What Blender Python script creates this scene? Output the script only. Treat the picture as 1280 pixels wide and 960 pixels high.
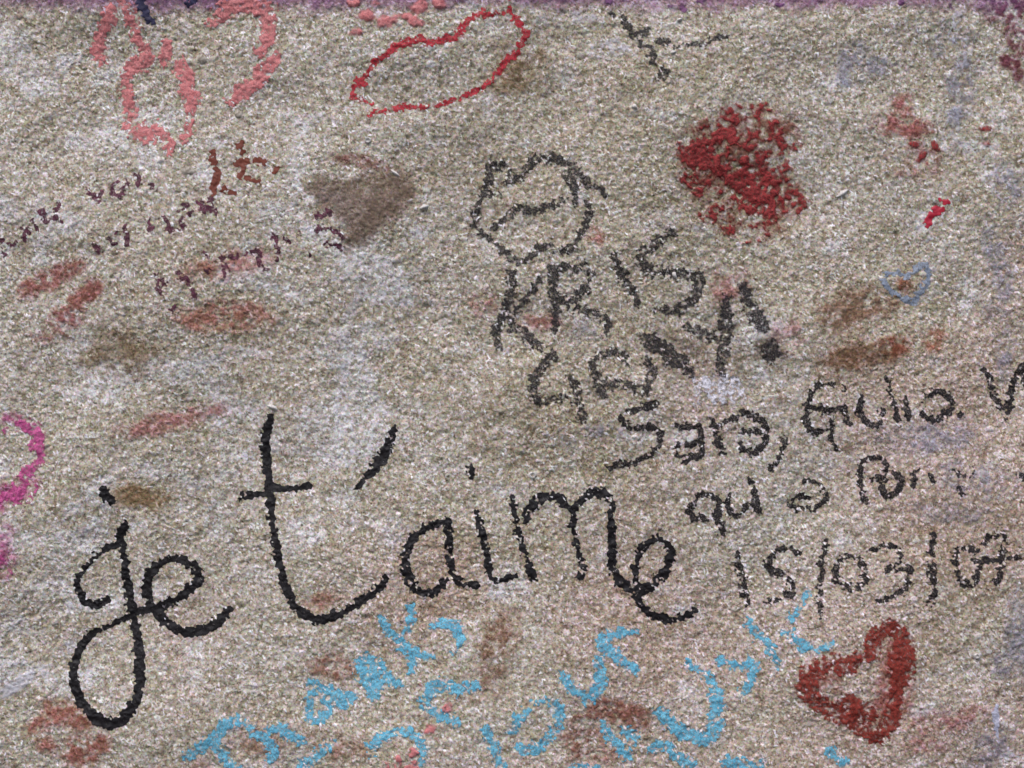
import bpy, math, random
import numpy as np

# ------------------------------------------------------------------ scene, camera, light
for o in list(bpy.data.objects):
    bpy.data.objects.remove(o)
scene = bpy.context.scene
PX = 0.0005                      # one photograph pixel on the stone is half a millimetre
ZC = 1.45                        # height of the picture centre above the ground

cam_data = bpy.data.cameras.new('camera')
cam = bpy.data.objects.new('camera', cam_data)
scene.collection.objects.link(cam)
scene.camera = cam
cam.location = (0.0, -0.80, ZC)
cam.rotation_euler = (math.radians(90), 0, 0)
cam_data.sensor_width = 36.0
cam_data.lens = 36.0 * 0.80 / (1280 * PX)
cam_data.clip_start = 0.01
cam_data.clip_end = 100.0

world = bpy.data.worlds.new('World')
scene.world = world
world.use_nodes = True
wn = world.node_tree
wn.nodes.clear()
sky = wn.nodes.new('ShaderNodeTexSky')
sky.sky_type = 'NISHITA'
sky.sun_disc = False
SUN_EL, SUN_AZ = math.radians(58), math.radians(205)      # azimuth clockwise from +Y
sky.sun_elevation = SUN_EL
sky.sun_rotation = SUN_AZ
sky.air_density = 1.0
sky.dust_density = 3.0
sky.ozone_density = 1.0
bg = wn.nodes.new('ShaderNodeBackground')
bg.inputs['Strength'].default_value = 0.13
out = wn.nodes.new('ShaderNodeOutputWorld')
wn.links.new(sky.outputs[0], bg.inputs[0])
wn.links.new(bg.outputs[0], out.inputs[0])

sun_data = bpy.data.lights.new('sun', 'SUN')
sun_data.energy = 1.15
sun_data.angle = math.radians(25)
sun_data.color = (1.0, 0.94, 0.90)
sun = bpy.data.objects.new('sun', sun_data)
scene.collection.objects.link(sun)
sx = math.sin(SUN_AZ) * math.cos(SUN_EL)
sy = math.cos(SUN_AZ) * math.cos(SUN_EL)
sz = math.sin(SUN_EL)
from mathutils import Vector
sun.rotation_euler = Vector((sx, sy, sz)).to_track_quat('Z', 'Y').to_euler()
sun.location = (sx * 5, sy * 5, ZC + sz * 5)

scene.view_settings.view_transform = 'Standard'
scene.view_settings.look = 'None'
scene.view_settings.gamma = 1.0
scene.view_settings.exposure = 0.64
scene.view_settings.use_curve_mapping = False

# ------------------------------------------------------------------ small helpers
rng = np.random.default_rng(11)
random.seed(5)


def lin(r, g, b):
    def f(c):
        c /= 255.0
        return c / 12.92 if c <= 0.04045 else ((c + 0.055) / 1.055) ** 2.4
    return (f(r), f(g), f(b), 1.0)


U0, U1, V0, V1, STEP = -24.0, 1304.0, -24.0, 984.0, 1.16
NX = int((U1 - U0) / STEP) + 1
NY = int((V1 - V0) / STEP) + 1
US = U0 + np.arange(NX) * STEP
VS = V0 + np.arange(NY) * STEP
UU, VV = np.meshgrid(US, VS)
FX = np.fft.fftfreq(NX)[None, :]
FY = np.fft.fftfreq(NY)[:, None]


def blur(a, sig_px, sig_py=None):
    sx_ = sig_px / STEP
    sy_ = (sig_py if sig_py else sig_px) / STEP
    k = np.exp(-2 * (math.pi ** 2) * ((FX * sx_) ** 2 + (FY * sy_) ** 2))
    return np.real(np.fft.ifft2(np.fft.fft2(a) * k))


def noise(sig, sig_y=None):
    n = blur(rng.standard_normal((NY, NX)), sig, sig_y)
    return n / n.std()


def sm(x, a, b):
    t = np.clip((x - a) / (b - a), 0, 1)
    return t * t * (3 - 2 * t)


# ------------------------------------------------------------------ relief of the stone (in photograph pixels, + = towards the viewer)
def splat_grains(h, tone, count, lmin, lmax, wmin, wmax, amp, tones):
    cu = rng.uniform(U0, U1, count)
    cv = rng.uniform(V0, V1, count)
    L = rng.uniform(lmin, lmax, count)
    W = rng.uniform(wmin, wmax, count)
    A = rng.normal(0.3, 1.1, count)
    hh = rng.uniform(0.35, 1.0, count) * amp
    tt = tones(count)
    for i in range(count):
        r = L[i]
        i0 = max(0, int((cu[i] - r - U0) / STEP)); i1 = min(NX, int((cu[i] + r - U0) / STEP) + 2)
        j0 = max(0, int((cv[i] - r - V0) / STEP)); j1 = min(NY, int((cv[i] + r - V0) / STEP) + 2)
        du = UU[j0:j1, i0:i1] - cu[i]
        dv = VV[j0:j1, i0:i1] - cv[i]
        c, s = math.cos(A[i]), math.sin(A[i])
        a = (du * c + dv * s) / L[i]
        b = (-du * s + dv * c) / W[i]
        q = a * a + b * b
        prof = hh[i] * WORN[min(max(int((cv[i] - V0) / STEP), 0), NY - 1), min(max(int((cu[i] - U0) / STEP), 0), NX - 1)] * np.sqrt(np.clip(1 - q, 0, None))
        base = h[j0:j1, i0:i1]
        new = base0[j0:j1, i0:i1] + prof
        m = (q < 1) & (new > base)
        base[m] = new[m]
        tone[j0:j1, i0:i1][m] = tt[i]


WORN = 0.82 + 0.22 * noise(45, 30) + 0.12 * noise(14)
WORN = np.clip(WORN, 0.35, 1.15)
swell = 5.0 * noise(90) + 1.6 * noise(34, 26) + 0.40 * noise(12, 9)
RIMK = sm(np.minimum(np.minimum(UU - U0, U1 - UU), np.minimum(VV - V0, V1 - VV)), 0, 23)   # the broad swell dies out at the rim, outside the picture
swell = swell * RIMK
base0 = swell + 0.32 * noise(4.0) + 0.28 * noise(1.6)
H = base0.copy()
TONE = np.clip(0.34 + 0.10 * noise(2.0) + 0.05 * noise(1.2), 0, 1)
splat_grains(H, TONE, 80000, 1.25, 2.4, 1.0, 1.7, 1.0, lambda n: np.clip(rng.normal(0.45, 0.17, n), 0.05, 0.95))
splat_grains(H, TONE, 26000, 1.9, 3.7, 0.85, 1.15, 1.1, lambda n: np.clip(rng.normal(0.66, 0.17, n), 0.1, 1.0))
splat_grains(H, TONE, 1100, 3.2, 6.5, 2.6, 4.4, 1.7, lambda n: np.clip(rng.normal(0.45, 0.12, n), 0.1, 0.9))
for _ in range(420):                       # pits and chips
    pu, pv = rng.uniform(U0 + 12, U1 - 12), rng.uniform(V0 + 12, V1 - 12)
    pr = rng.choice([2.2, 3.0, 4.5, 7.0], p=[.45, .3, .18, .07]); pd = rng.uniform(1.0, 2.0) * (1 if pr < 5 else .8)
    i0 = int((pu - 2 * pr - U0) / STEP); i1 = int((pu + 2 * pr - U0) / STEP) + 2
    j0 = int((pv - 2 * pr - V0) / STEP); j1 = int((pv + 2 * pr - V0) / STEP) + 2
    i0, j0 = max(i0, 0), max(j0, 0)
    du, dv = UU[j0:j1, i0:i1] - pu, VV[j0:j1, i0:i1] - pv
    H[j0:j1, i0:i1] -= pd * np.exp(-((du / pr) ** 2 + (dv / (pr * .7)) ** 2))
H += 0.14 * noise(1.0)
HS = blur(H, 3.0)
HM = blur(H, 7.0)
GR = (H - HM)
GR = GR / GR.std()               # how far a grain stands out: felt tips and lipsticks touch these first
ED = noise(1.9)
ED1 = noise(1.2)
ED2 = noise(4.5)
ED3 = noise(11.0)
TONE = np.clip(TONE + 0.03 * noise(1.0), 0, 1)
TN = (TONE - TONE.mean()) / TONE.std()          # pale shell flakes shed their ink first


# ------------------------------------------------------------------ materials
def new_mat(name):
    m = bpy.data.materials.new(name)
    m.use_nodes = True
    nt = m.node_tree
    nt.nodes.clear()
    return m, nt, nt.nodes, nt.links


def ramp(nodes, stops):
    r = nodes.new('ShaderNodeValToRGB')
    e = r.color_ramp.elements
    e[0].position, e[0].color = stops[0]
    e[1].position, e[1].color = stops[-1]
    for p, c in stops[1:-1]:
        x = e.new(p); x.color = c
    return r


def noise_node(nodes, links, scale, detail=3, rough=0.55, coord='Object', tc=None):
    n = nodes.new('ShaderNodeTexNoise')
    n.inputs['Scale'].default_value = scale
    n.inputs['Detail'].default_value = detail
    n.inputs['Roughness'].default_value = rough
    if tc:
        links.new(tc.outputs['Object'], n.inputs['Vector'])
    return n


def stone_material():
    m, nt, N, L = new_mat('shelly_limestone')
    tc = N.new('ShaderNodeTexCoord')
    at = N.new('ShaderNodeAttribute'); at.attribute_name = 'grain_tone'
    rp = ramp(N, [(0.0, lin(100, 88, 74)), (0.25, lin(135, 126, 108)), (0.46, lin(161, 151, 138)),
                  (0.66, lin(190, 182, 177)), (0.85, lin(215, 210, 213)), (1.0, lin(236, 235, 244))])
    # beyond the modelled face the grain is carried by the material alone
    an = N.new('ShaderNodeAttribute'); an.attribute_name = 'unmodelled'
    nz = noise_node(N, L, 420, 5, 0.85, tc=tc)
    sb = N.new('ShaderNodeMath'); sb.operation = 'SUBTRACT'; sb.inputs[1].default_value = 0.5
    L.new(nz.outputs['Fac'], sb.inputs[0])
    ml = N.new('ShaderNodeMath'); ml.operation = 'MULTIPLY'
    L.new(sb.outputs[0], ml.inputs[0]); L.new(an.outputs['Fac'], ml.inputs[1])
    ma = N.new('ShaderNodeMath'); ma.operation = 'MULTIPLY_ADD'; ma.inputs[1].default_value = 3.4
    L.new(ml.outputs[0], ma.inputs[0]); L.new(at.outputs['Fac'], ma.inputs[2])
    L.new(ma.outputs[0], rp.inputs['Fac'])
    # broad tinges of the bed: ochre, olive, rosy
    n1 = noise_node(N, L, 9.0, 4, 0.6, tc=tc)
    r1 = ramp(N, [(0.36, (0.93, 0.91, 0.86, 1)), (0.5, (0.98, 0.975, 0.965, 1)), (0.64, (1.02, 1.02, 1.04, 1))])
    L.new(n1.outputs['Fac'], r1.inputs['Fac'])
    mx = N.new('ShaderNodeMix'); mx.data_type = 'RGBA'; mx.blend_type = 'MULTIPLY'
    mx.inputs['Factor'].default_value = 1.0
    L.new(rp.outputs[0], mx.inputs['A']); L.new(r1.outputs[0], mx.inputs['B'])
    # weathering stored with the stone: r whitened, g browned, b rosy
    aw = N.new('ShaderNodeAttribute'); aw.attribute_name = 'weathering'
    sep = N.new('ShaderNodeSeparateColor'); L.new(aw.outputs['Color'], sep.inputs[0])
    cur = mx.outputs['Result']
    for ch, col, mode in ((1, (0.79, 0.735, 0.63, 1), 'MULTIPLY'), (2, (0.97, 0.85, 0.87, 1), 'MULTIPLY')):
        k = N.new('ShaderNodeMix'); k.data_type = 'RGBA'; k.blend_type = mode
        L.new(sep.outputs[ch], k.inputs['Factor'])
        L.new(cur, k.inputs['A']); k.inputs['B'].default_value = col
        cur = k.outputs['Result']
    k = N.new('ShaderNodeMix'); k.data_type = 'RGBA'; k.blend_type = 'MIX'
    L.new(sep.outputs[0], k.inputs['Factor']); L.new(cur, k.inputs['A'])
    k.inputs['B'].default_value = lin(208, 206, 212)
    cur = k.outputs['Result']
    # crystals and crumbs finer than the relief, each with a tint of its own
    vo = N.new('ShaderNodeTexVoronoi'); vo.inputs['Scale'].default_value = 1250
    vo.inputs['Randomness'].default_value = 1.0
    L.new(tc.outputs['Object'], vo.inputs['Vector'])
    hs_ = N.new('ShaderNodeHueSaturation'); hs_.inputs['Saturation'].default_value = 0.30; hs_.inputs['Value'].default_value = 1.0
    L.new(vo.outputs['Color'], hs_.inputs['Color'])
    kv = N.new('ShaderNodeMix'); kv.data_type = 'RGBA'; kv.blend_type = 'SOFT_LIGHT'; kv.inputs['Factor'].default_value = 1.0
    L.new(cur, kv.inputs['A']); L.new(hs_.outputs[0], kv.inputs['B'])
    cur = kv.outputs['Result']
    # single dark specks of lichen and grit
    n3 = noise_node(N, L, 900, 2, 0.5, tc=tc)
    r3 = ramp(N, [(0.30, (0.45, 0.42, 0.38, 1)), (0.36, (1, 1, 1, 1))])
    L.new(n3.outputs['Fac'], r3.inputs['Fac'])
    k2 = N.new('ShaderNodeMix'); k2.data_type = 'RGBA'; k2.blend_type = 'MULTIPLY'; k2.inputs['Factor'].default_value = 0.8
    L.new(cur, k2.inputs['A']); L.new(r3.outputs[0], k2.inputs['B'])
    nb = noise_node(N, L, 1500, 2, 0.6, tc=tc)
    bp = N.new('ShaderNodeBump'); bp.inputs['Strength'].default_value = 0.7; bp.inputs['Distance'].default_value = 0.0004
    L.new(nb.outputs['Fac'], bp.inputs['Height'])
    bp2 = N.new('ShaderNodeBump'); bp2.inputs['Distance'].default_value = 0.0035
    L.new(an.outputs['Fac'], bp2.inputs['Strength']); L.new(nz.outputs['Fac'], bp2.inputs['Height'])
    L.new(bp.outputs[0], bp2.inputs['Normal'])
    b = N.new('ShaderNodeBsdfPrincipled')
    b.inputs['Roughness'].default_value = 0.85
    b.inputs['Specular IOR Level'].default_value = 0.25
    L.new(k2.outputs['Result'], b.inputs['Base Color']); L.new(bp2.outputs[0], b.inputs['Normal'])
    o = N.new('ShaderNodeOutputMaterial'); L.new(b.outputs[0], o.inputs[0])
    return m


def paint_material(name, c1, c2, rough=0.7, scale=260, spec=0.3, alpha=False, wear=None, thin=0.40, floor=0.35, rim=(0.28, 0.72)):
    """opaque paint, chalk or ink; colour wanders between c1 and c2, wear = colour of the worn flecks"""
    m, nt, N, L = new_mat(name)
    tc = N.new('ShaderNodeTexCoord')
    n = noise_node(N, L, scale, 4, 0.65, tc=tc)
    r = ramp(N, [(0.35, c1), (0.65, c2)])
    L.new(n.outputs['Fac'], r.inputs['Fac'])
    cur = r.outputs[0]
    if wear:
        n2 = noise_node(N, L, 750, 3, 0.6, tc=tc)
        r2 = ramp(N, [(wear[1], (0, 0, 0, 1)), (wear[1] + 0.08, (1, 1, 1, 1))])
        L.new(n2.outputs['Fac'], r2.inputs['Fac'])
        k = N.new('ShaderNodeMix'); k.data_type = 'RGBA'
        L.new(r2.outputs[0], k.inputs['Factor']); L.new(cur, k.inputs['A']); k.inputs['B'].default_value = wear[0]
        cur = k.outputs['Result']
    nb = noise_node(N, L, 1400, 2, 0.6, tc=tc)
    bp = N.new('ShaderNodeBump'); bp.inputs['Strength'].default_value = 0.4; bp.inputs['Distance'].default_value = 0.0003
    L.new(nb.outputs['Fac'], bp.inputs['Height'])
    b = N.new('ShaderNodeBsdfPrincipled')
    b.inputs['Roughness'].default_value = rough
    b.inputs['Specular IOR Level'].default_value = spec
    L.new(cur, b.inputs['Base Color']); L.new(bp.outputs[0], b.inputs['Normal'])
    o = N.new('ShaderNodeOutputMaterial')
    if thin is None:
        L.new(b.outputs[0], o.inputs[0])
        return m
    at = N.new('ShaderNodeAttribute'); at.attribute_name = 'cover'
    mr = N.new('ShaderNodeMapRange'); mr.inputs['From Min'].default_value = rim[0]; mr.inputs['From Max'].default_value = rim[1]
    L.new(at.outputs['Fac'], mr.inputs['Value'])
    nw = noise_node(N, L, 1000, 3, 0.7, tc=tc)
    mw_ = N.new('ShaderNodeMapRange'); mw_.inputs['From Min'].default_value = thin - 0.09; mw_.inputs['From Max'].default_value = thin + 0.09
    mw_.inputs['To Min'].default_value = floor
    L.new(nw.outputs['Fac'], mw_.inputs['Value'])
    mu = N.new('ShaderNodeMath'); mu.operation = 'MULTIPLY'
    L.new(mr.outputs[0], mu.inputs[0]); L.new(mw_.outputs[0], mu.inputs[1])
    tr = N.new('ShaderNodeBsdfTransparent')
    ms = N.new('ShaderNodeMixShader')
    L.new(mu.outputs[0], ms.inputs[0]); L.new(tr.outputs[0], ms.inputs[1]); L.new(b.outputs[0], ms.inputs[2])
    L.new(ms.outputs[0], o.inputs[0])
    return m


def stain_material(name, tint, body, opacity):
    """thin greasy film: tints the stone under it, with a little body of its own"""
    m, nt, N, L = new_mat(name)
    at = N.new('ShaderNodeAttribute'); at.attribute_name = 'cover'
    tr = N.new('ShaderNodeBsdfTransparent')
    k = N.new('ShaderNodeMix'); k.data_type = 'RGBA'
    k.inputs['A'].default_value = (1, 1, 1, 1); k.inputs['B'].default_value = tuple(c ** 0.5 for c in tint[:3]) + (1.0,)
    L.new(at.outputs['Fac'], k.inputs['Factor']); L.new(k.outputs['Result'], tr.inputs['Color'])
    b = N.new('ShaderNodeBsdfPrincipled'); b.inputs['Base Color'].default_value = body
    b.inputs['Roughness'].default_value = 0.7; b.inputs['Specular IOR Level'].default_value = 0.25
    mu = N.new('ShaderNodeMath'); mu.operation = 'MULTIPLY'; mu.inputs[1].default_value = opacity * 0.52
    L.new(at.outputs['Fac'], mu.inputs[0])
    ms = N.new('ShaderNodeMixShader')
    L.new(mu.outputs[0], ms.inputs[0]); L.new(tr.outputs[0], ms.inputs[1]); L.new(b.outputs[0], ms.inputs[2])
    o = N.new('ShaderNodeOutputMaterial'); L.new(ms.outputs[0], o.inputs[0])
    return m


STONE = stone_material()
M = {
    'ink': paint_material('black_marker_ink', lin(17, 14, 17), lin(28, 24, 27), 0.5, 300, 0.3, thin=0.34, floor=0.5, rim=(0.36, 0.66)),
    'worn_ink': paint_material('worn_black_ink', lin(32, 29, 32), lin(50, 46, 48), 0.65, 300, 0.3, thin=0.49, floor=0.40, rim=(0.22, 0.9)),
    'thin_ink': paint_material('thin_black_pen', lin(24, 20, 23), lin(40, 35, 37), 0.6, 300, 0.3, thin=0.44, floor=0.35),
    'red_ink': paint_material('red_marker', lin(150, 20, 36), lin(192, 48, 64), 0.6, 420, thin=0.46, floor=0.35),
    'brick': paint_material('brick_red_lipstick', lin(104, 34, 27), lin(150, 58, 48), 0.7, 420, thin=0.47, floor=0.4, rim=(0.25, 0.85)),
    'red': paint_material('red_lipstick', lin(108, 36, 37), lin(166, 58, 58), 0.7, 420, thin=0.46, floor=0.4, rim=(0.25, 0.85)),
    'pink': paint_material('flaking_pink_paint', lin(184, 102, 104), lin(208, 138, 138), 0.8, 420, thin=0.43, floor=0.45, rim=(0.25, 0.8)),
    'magenta': paint_material('magenta_paint', lin(154, 54, 106), lin(200, 96, 152), 0.7, 380, thin=0.45, floor=0.4, rim=(0.25, 0.85)),
    'blue': paint_material('sky_blue_chalk', lin(80, 158, 190), lin(122, 192, 216), 0.85, 380, thin=0.46, floor=0.3, rim=(0.25, 0.85)),
    'greyblue': paint_material('greyish_blue_chalk', lin(124, 136, 156), lin(148, 156, 172), 0.85, 260, thin=0.44, floor=0.3),
    'rust': paint_material('rust_brown_paint', lin(94, 42, 30), lin(118, 58, 42), 0.6, 220, thin=0.30, floor=0.5),
    'maroon': paint_material('maroon_ink', lin(56, 24, 40), lin(104, 50, 72), 0.65, 240, thin=0.44, floor=0.3),
    'navy': paint_material('navy_paint', lin(32, 29, 52), lin(54, 52, 84), 0.6, 200, thin=0.36, floor=0.4),
    'purple': paint_material('purple_paint', lin(92, 50, 88), lin(130, 88, 128), 0.75, 140),
    'crimson': paint_material('crimson_polish', lin(168, 26, 50), lin(184, 44, 64), 0.45, 300, 0.45, thin=0.28, floor=0.6),
    'lilac': paint_material('lilac_white_paint', lin(164, 164, 188), lin(190, 190, 206), 0.7, 200),
    'white': paint_material('white_chalk', lin(206, 203, 214), lin(228, 226, 236), 0.9, 300, thin=0.44, floor=0.3, rim=(0.22, 0.9)),
    'shell': paint_material('pale_shell', lin(178, 172, 166), lin(218, 214, 212), 0.7, 800, 0.3, thin=None),
    'pebble': paint_material('grey_pebble', lin(112, 102, 88), lin(182, 174, 164), 0.85, 700, thin=None),
}


# ------------------------------------------------------------------ stone wall
def world_xyz(u, v, h):
    return np.stack([(u - 640) * PX, -h * PX, ZC - (v - 480) * PX], -1)


def grid_faces(ny, nx):
    i = np.arange(ny * nx).reshape(ny, nx)
    return np.stack([i[:-1, :-1], i[1:, :-1], i[1:, 1:], i[:-1, 1:]], -1).reshape(-1, 4)


def mesh_from(name, co, quads, smooth=True):
    me = bpy.data.meshes.new(name)
    nq = len(quads)
    me.vertices.add(len(co)); me.vertices.foreach_set('co', np.ascontiguousarray(co, dtype=np.float32).ravel())
    me.loops.add(nq * 4); me.loops.foreach_set('vertex_index', np.ascontiguousarray(quads, dtype=np.int32).ravel())
    me.polygons.add(nq)
    me.polygons.foreach_set('loop_start', np.arange(nq, dtype=np.int32) * 4)
    if smooth:
        me.polygons.foreach_set('use_smooth', np.ones(nq, dtype=bool))
    me.update(calc_edges=True)
    me.validate()
    return me


def link(o):
    scene.collection.objects.link(o)
    return o


def spot(u, v, ru, rv, ang=0):
    c, s = math.cos(ang), math.sin(ang)
    du, dv = UU - u, VV - v
    a = (du * c + dv * s) / ru
    b = (-du * s + dv * c) / rv
    return np.exp(-(a * a + b * b))


n40, n70, n20 = noise(26, 20), noise(70, 50), noise(10, 7)
whit = sm(0.8 * n40 + 0.7 * n20 + 1.5 * (spot(60, 400, 160, 420) + spot(370, 300, 160, 120) + spot(430, 420, 60, 160)
          + spot(330, 650, 150, 120) + spot(20, 820, 160, 90)) - 0.7, 0.2, 2.2)
whit = whit * (0.25 + 0.75 * sm(TONE + 0.10 * ED, 0.25, 0.60)) * 0.6
brown = sm(n70 * 0.7 + 0.5 * n20 + 1.6 * (spot(980, 240, 200, 110) + spot(1020, 650, 190, 60) + spot(720, 600, 160, 130) + spot(140, 445, 50, 35)
           + spot(640, 90, 90, 40) + spot(800, 110, 120, 90) + spot(560, 460, 140, 110)) - 0.3, 0.1, 2.4)
brown = brown * (0.45 + 0.55 * sm(-GR + 0.5 * ED, -1.2, 0.8)) * 0.9
rosy = sm(noise(60) * 0.6 + (UU - 500) / 900 + (VV - 620) / 400, 0.0, 1.8) * 0.9

RIMH = float(np.mean(np.concatenate([H[0], H[-1], H[:, 0], H[:, -1]])))
OU0, OU1, OV0, OV1, OST = -900.0, 2180.0, -780.0, 1740.0, 8.0


def outer_height(u, v):
    """the stone beyond the finely modelled face carries on from its rim"""
    d = np.hypot(u - np.clip(u, U0, U1), v - np.clip(v, V0, V1))
    return RIMH + (1 - np.exp(-d / 90.0)) * (4 * np.sin(u / 83 + np.sin(v / 61)) + 3 * np.sin(v / 71 + 1.7 * np.sin(u / 97)))


co = world_xyz(UU, VV, H).reshape(-1, 3)
quads = grid_faces(NY, NX)
ou = np.arange(OU0, OU1 + 1, OST); ov = np.arange(OV0, OV1 + 1, OST)
gu, gv = np.meshgrid(ou, ov)
gh = outer_height(gu, gv) + 0.7 * rng.standard_normal(gu.shape)
rimd = np.minimum(np.minimum(gu - U0, U1 - gu), np.minimum(gv - V0, V1 - gv))
gh = np.where(rimd > 0, gh - 5.0, gh)             # tucked under the fine face where they meet
oco = world_xyz(gu, gv, gh).reshape(-1, 3)
oq = grid_faces(len(ov), len(ou))
cen_u = gu.ravel()[oq].mean(1); cen_v = gv.ravel()[oq].mean(1)
inside = (cen_u > U0 + 18) & (cen_u < U1 - 18) & (cen_v > V0 + 18) & (cen_v < V1 - 18)
oq = oq[~inside]
ny_, nx_ = len(ov), len(ou)
idx = np.arange(ny_ * nx_).reshape(ny_, nx_)
rim = np.concatenate([idx[0, :-1], idx[:-1, -1], idx[-1, :0:-1], idx[:0:-1, 0]])
back = oco[rim].copy(); back[:, 1] = 0.30
n_in, n_out, pad = len(co), len(oco), len(rim)
bi = n_in + n_out + np.arange(pad)
side = np.stack([rim + n_in, np.roll(rim, -1) + n_in, np.roll(bi, -1), bi], -1)
cx = [0, nx_ - 1, nx_ + ny_ - 2, 2 * nx_ + ny_ - 3]
quads = np.concatenate([quads, oq + n_in, side, np.array([[bi[c] for c in cx]])])
allco = np.concatenate([co, oco, back])
used = np.zeros(len(allco), bool); used[quads.ravel()] = True
remap = np.cumsum(used) - 1
me = mesh_from('stone_wall', allco[used], remap[quads])


def put(name, typ, key, arr):
    a = me.attributes.new(name, typ, 'POINT')
    a.data.foreach_set(key, arr[used].astype(np.float32).ravel())


put('grain_tone', 'FLOAT', 'value', np.concatenate([TONE.ravel(), np.full(n_out + pad, float(TONE.mean()) + 0.31)]))
put('unmodelled', 'FLOAT', 'value', np.concatenate([np.zeros(n_in), np.ones(n_out + pad)]))
wout = np.clip(0.12 + 0.15 * np.sin(gu / 55 + np.sin(gv / 40) * 2), 0, 1).ravel()
w4 = np.concatenate([np.stack([whit, brown, rosy, np.ones_like(whit)], -1).reshape(-1, 4),
                     np.stack([0.05 + 0 * wout, 0.55 + wout, 0.1 + 0 * wout, 1 + 0 * wout], -1), np.tile([[0.1, 0.2, 0.2, 1]], (pad, 1))])
put('weathering', 'FLOAT_COLOR', 'color', np.clip(w4, 0, 1))
me.materials.append(STONE)
wall = link(bpy.data.objects.new('stone_wall', me))
wall['kind'] = 'structure'

# ------------------------------------------------------------------ marks on the stone
# enlarged views of the photograph the strokes were measured in: origin and size of one unit, in photograph pixels
REG = {
    'P': (0, 0, 1), 'A': (0, 0, .34375), 'B': (420, 0, .34375), 'C': (840, 0, .34375), 'D': (0, 310, .34375),
    'E': (420, 310, .34375), 'F': (840, 310, .34375), 'G': (0, 630, .34375), 'H': (420, 630, .34375), 'I': (840, 630, .34375),
    'L1': (580, 180, .15625), 'L2': (600, 320, .15625), 'L3': (750, 280, .1875), 'L4': (650, 410, .1875),
    'L5': (760, 480, .1875), 'L6': (980, 450, .234375), 'L7': (900, 640, .296875),
    'M1': (0, 190, .25), 'M2': (180, 170, .296875), 'M3': (220, 740, .2289), 'M4': (460, 750, .21875),
    'M5': (680, 750, .21875), 'M6': (0, 500, .1875), 'M7': (0, 780, .1875),
    'N1': (90, 0, .21875), 'N2': (420, 0, .21875), 'N3': (700, 0, .21875), 'N4': (980, 0, .234375),
    'N5': (1000, 210, .21875), 'N6': (840, 120, .208333), 'N7': (1100, 720, .25),
}


def S(reg, w, *pts, curve=True):
    """one stroke: view, width in photograph pixels (or a list along the stroke), points"""
    ox, oy, k = REG[reg]
    p = np.array([(ox + x * k, oy + y * k) for x, y in pts], float)
    ws = np.full(len(p), float(w)) if np.isscalar(w) else np.interp(np.linspace(0, 1, len(p)), np.linspace(0, 1, len(w)), w)
    if len(p) > 2 and curve:
        q, qw = [], []
        for i in range(len(p) - 1):
            p0, p1, p2, p3 = p[max(i - 1, 0)], p[i], p[i + 1], p[min(i + 2, len(p) - 1)]
            for t in np.linspace(0, 1, 6)[:-1]:
                q.append(0.5 * ((2 * p1) + (-p0 + p2) * t + (2 * p0 - 5 * p1 + 4 * p2 - p3) * t * t + (-p0 + 3 * p1 - 3 * p2 + p3) * t ** 3))
                qw.append(ws[i] * (1 - t) + ws[i + 1] * t)
        q.append(p[-1]); qw.append(ws[-1])
        p, ws = np.array(q), np.array(qw)
    if len(p) == 1:
        p = np.concatenate([p, p + 0.01]); ws = np.concatenate([ws, ws])
    return p, ws


def window(u0, v0, u1, v1):
    i0 = max(0, int((u0 - U0) / STEP)); i1 = min(NX, int((u1 - U0) / STEP) + 2)
    j0 = max(0, int((v0 - V0) / STEP)); j1 = min(NY, int((v1 - V0) / STEP) + 2)
    return slice(j0, j1), slice(i0, i1)


def strokes_field(strokes, pad=8):
    """signed depth inside the strokes, in pixels"""
    al = np.concatenate([s[0] for s in strokes]); mw = max(s[1].max() for s in strokes)
    sl = window(al[:, 0].min() - mw - pad, al[:, 1].min() - mw - pad, al[:, 0].max() + mw + pad, al[:, 1].max() + mw + pad)
    u = UU[sl] + 0.5 * ED2[sl] + 0.4 * ED1[sl]; v = VV[sl] + 0.7 * ED3[sl] + 0.4 * ED[sl]
    best = np.full(u.shape, -99.0)
    for p, w in strokes:
        for (a0, a1), (b0, b1), wa, wb in zip(p[:-1], p[1:], w[:-1], w[1:]):
            dx, dy = b0 - a0, b1 - a1
            l2 = dx * dx + dy * dy + 1e-9
            t = np.clip(((u - a0) * dx + (v - a1) * dy) / l2, 0, 1)
            d = np.hypot(u - a0 - t * dx, v - a1 - t * dy)
            best = np.maximum(best, (wa + (wb - wa) * t) / 2 - d)
    return sl, best


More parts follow.
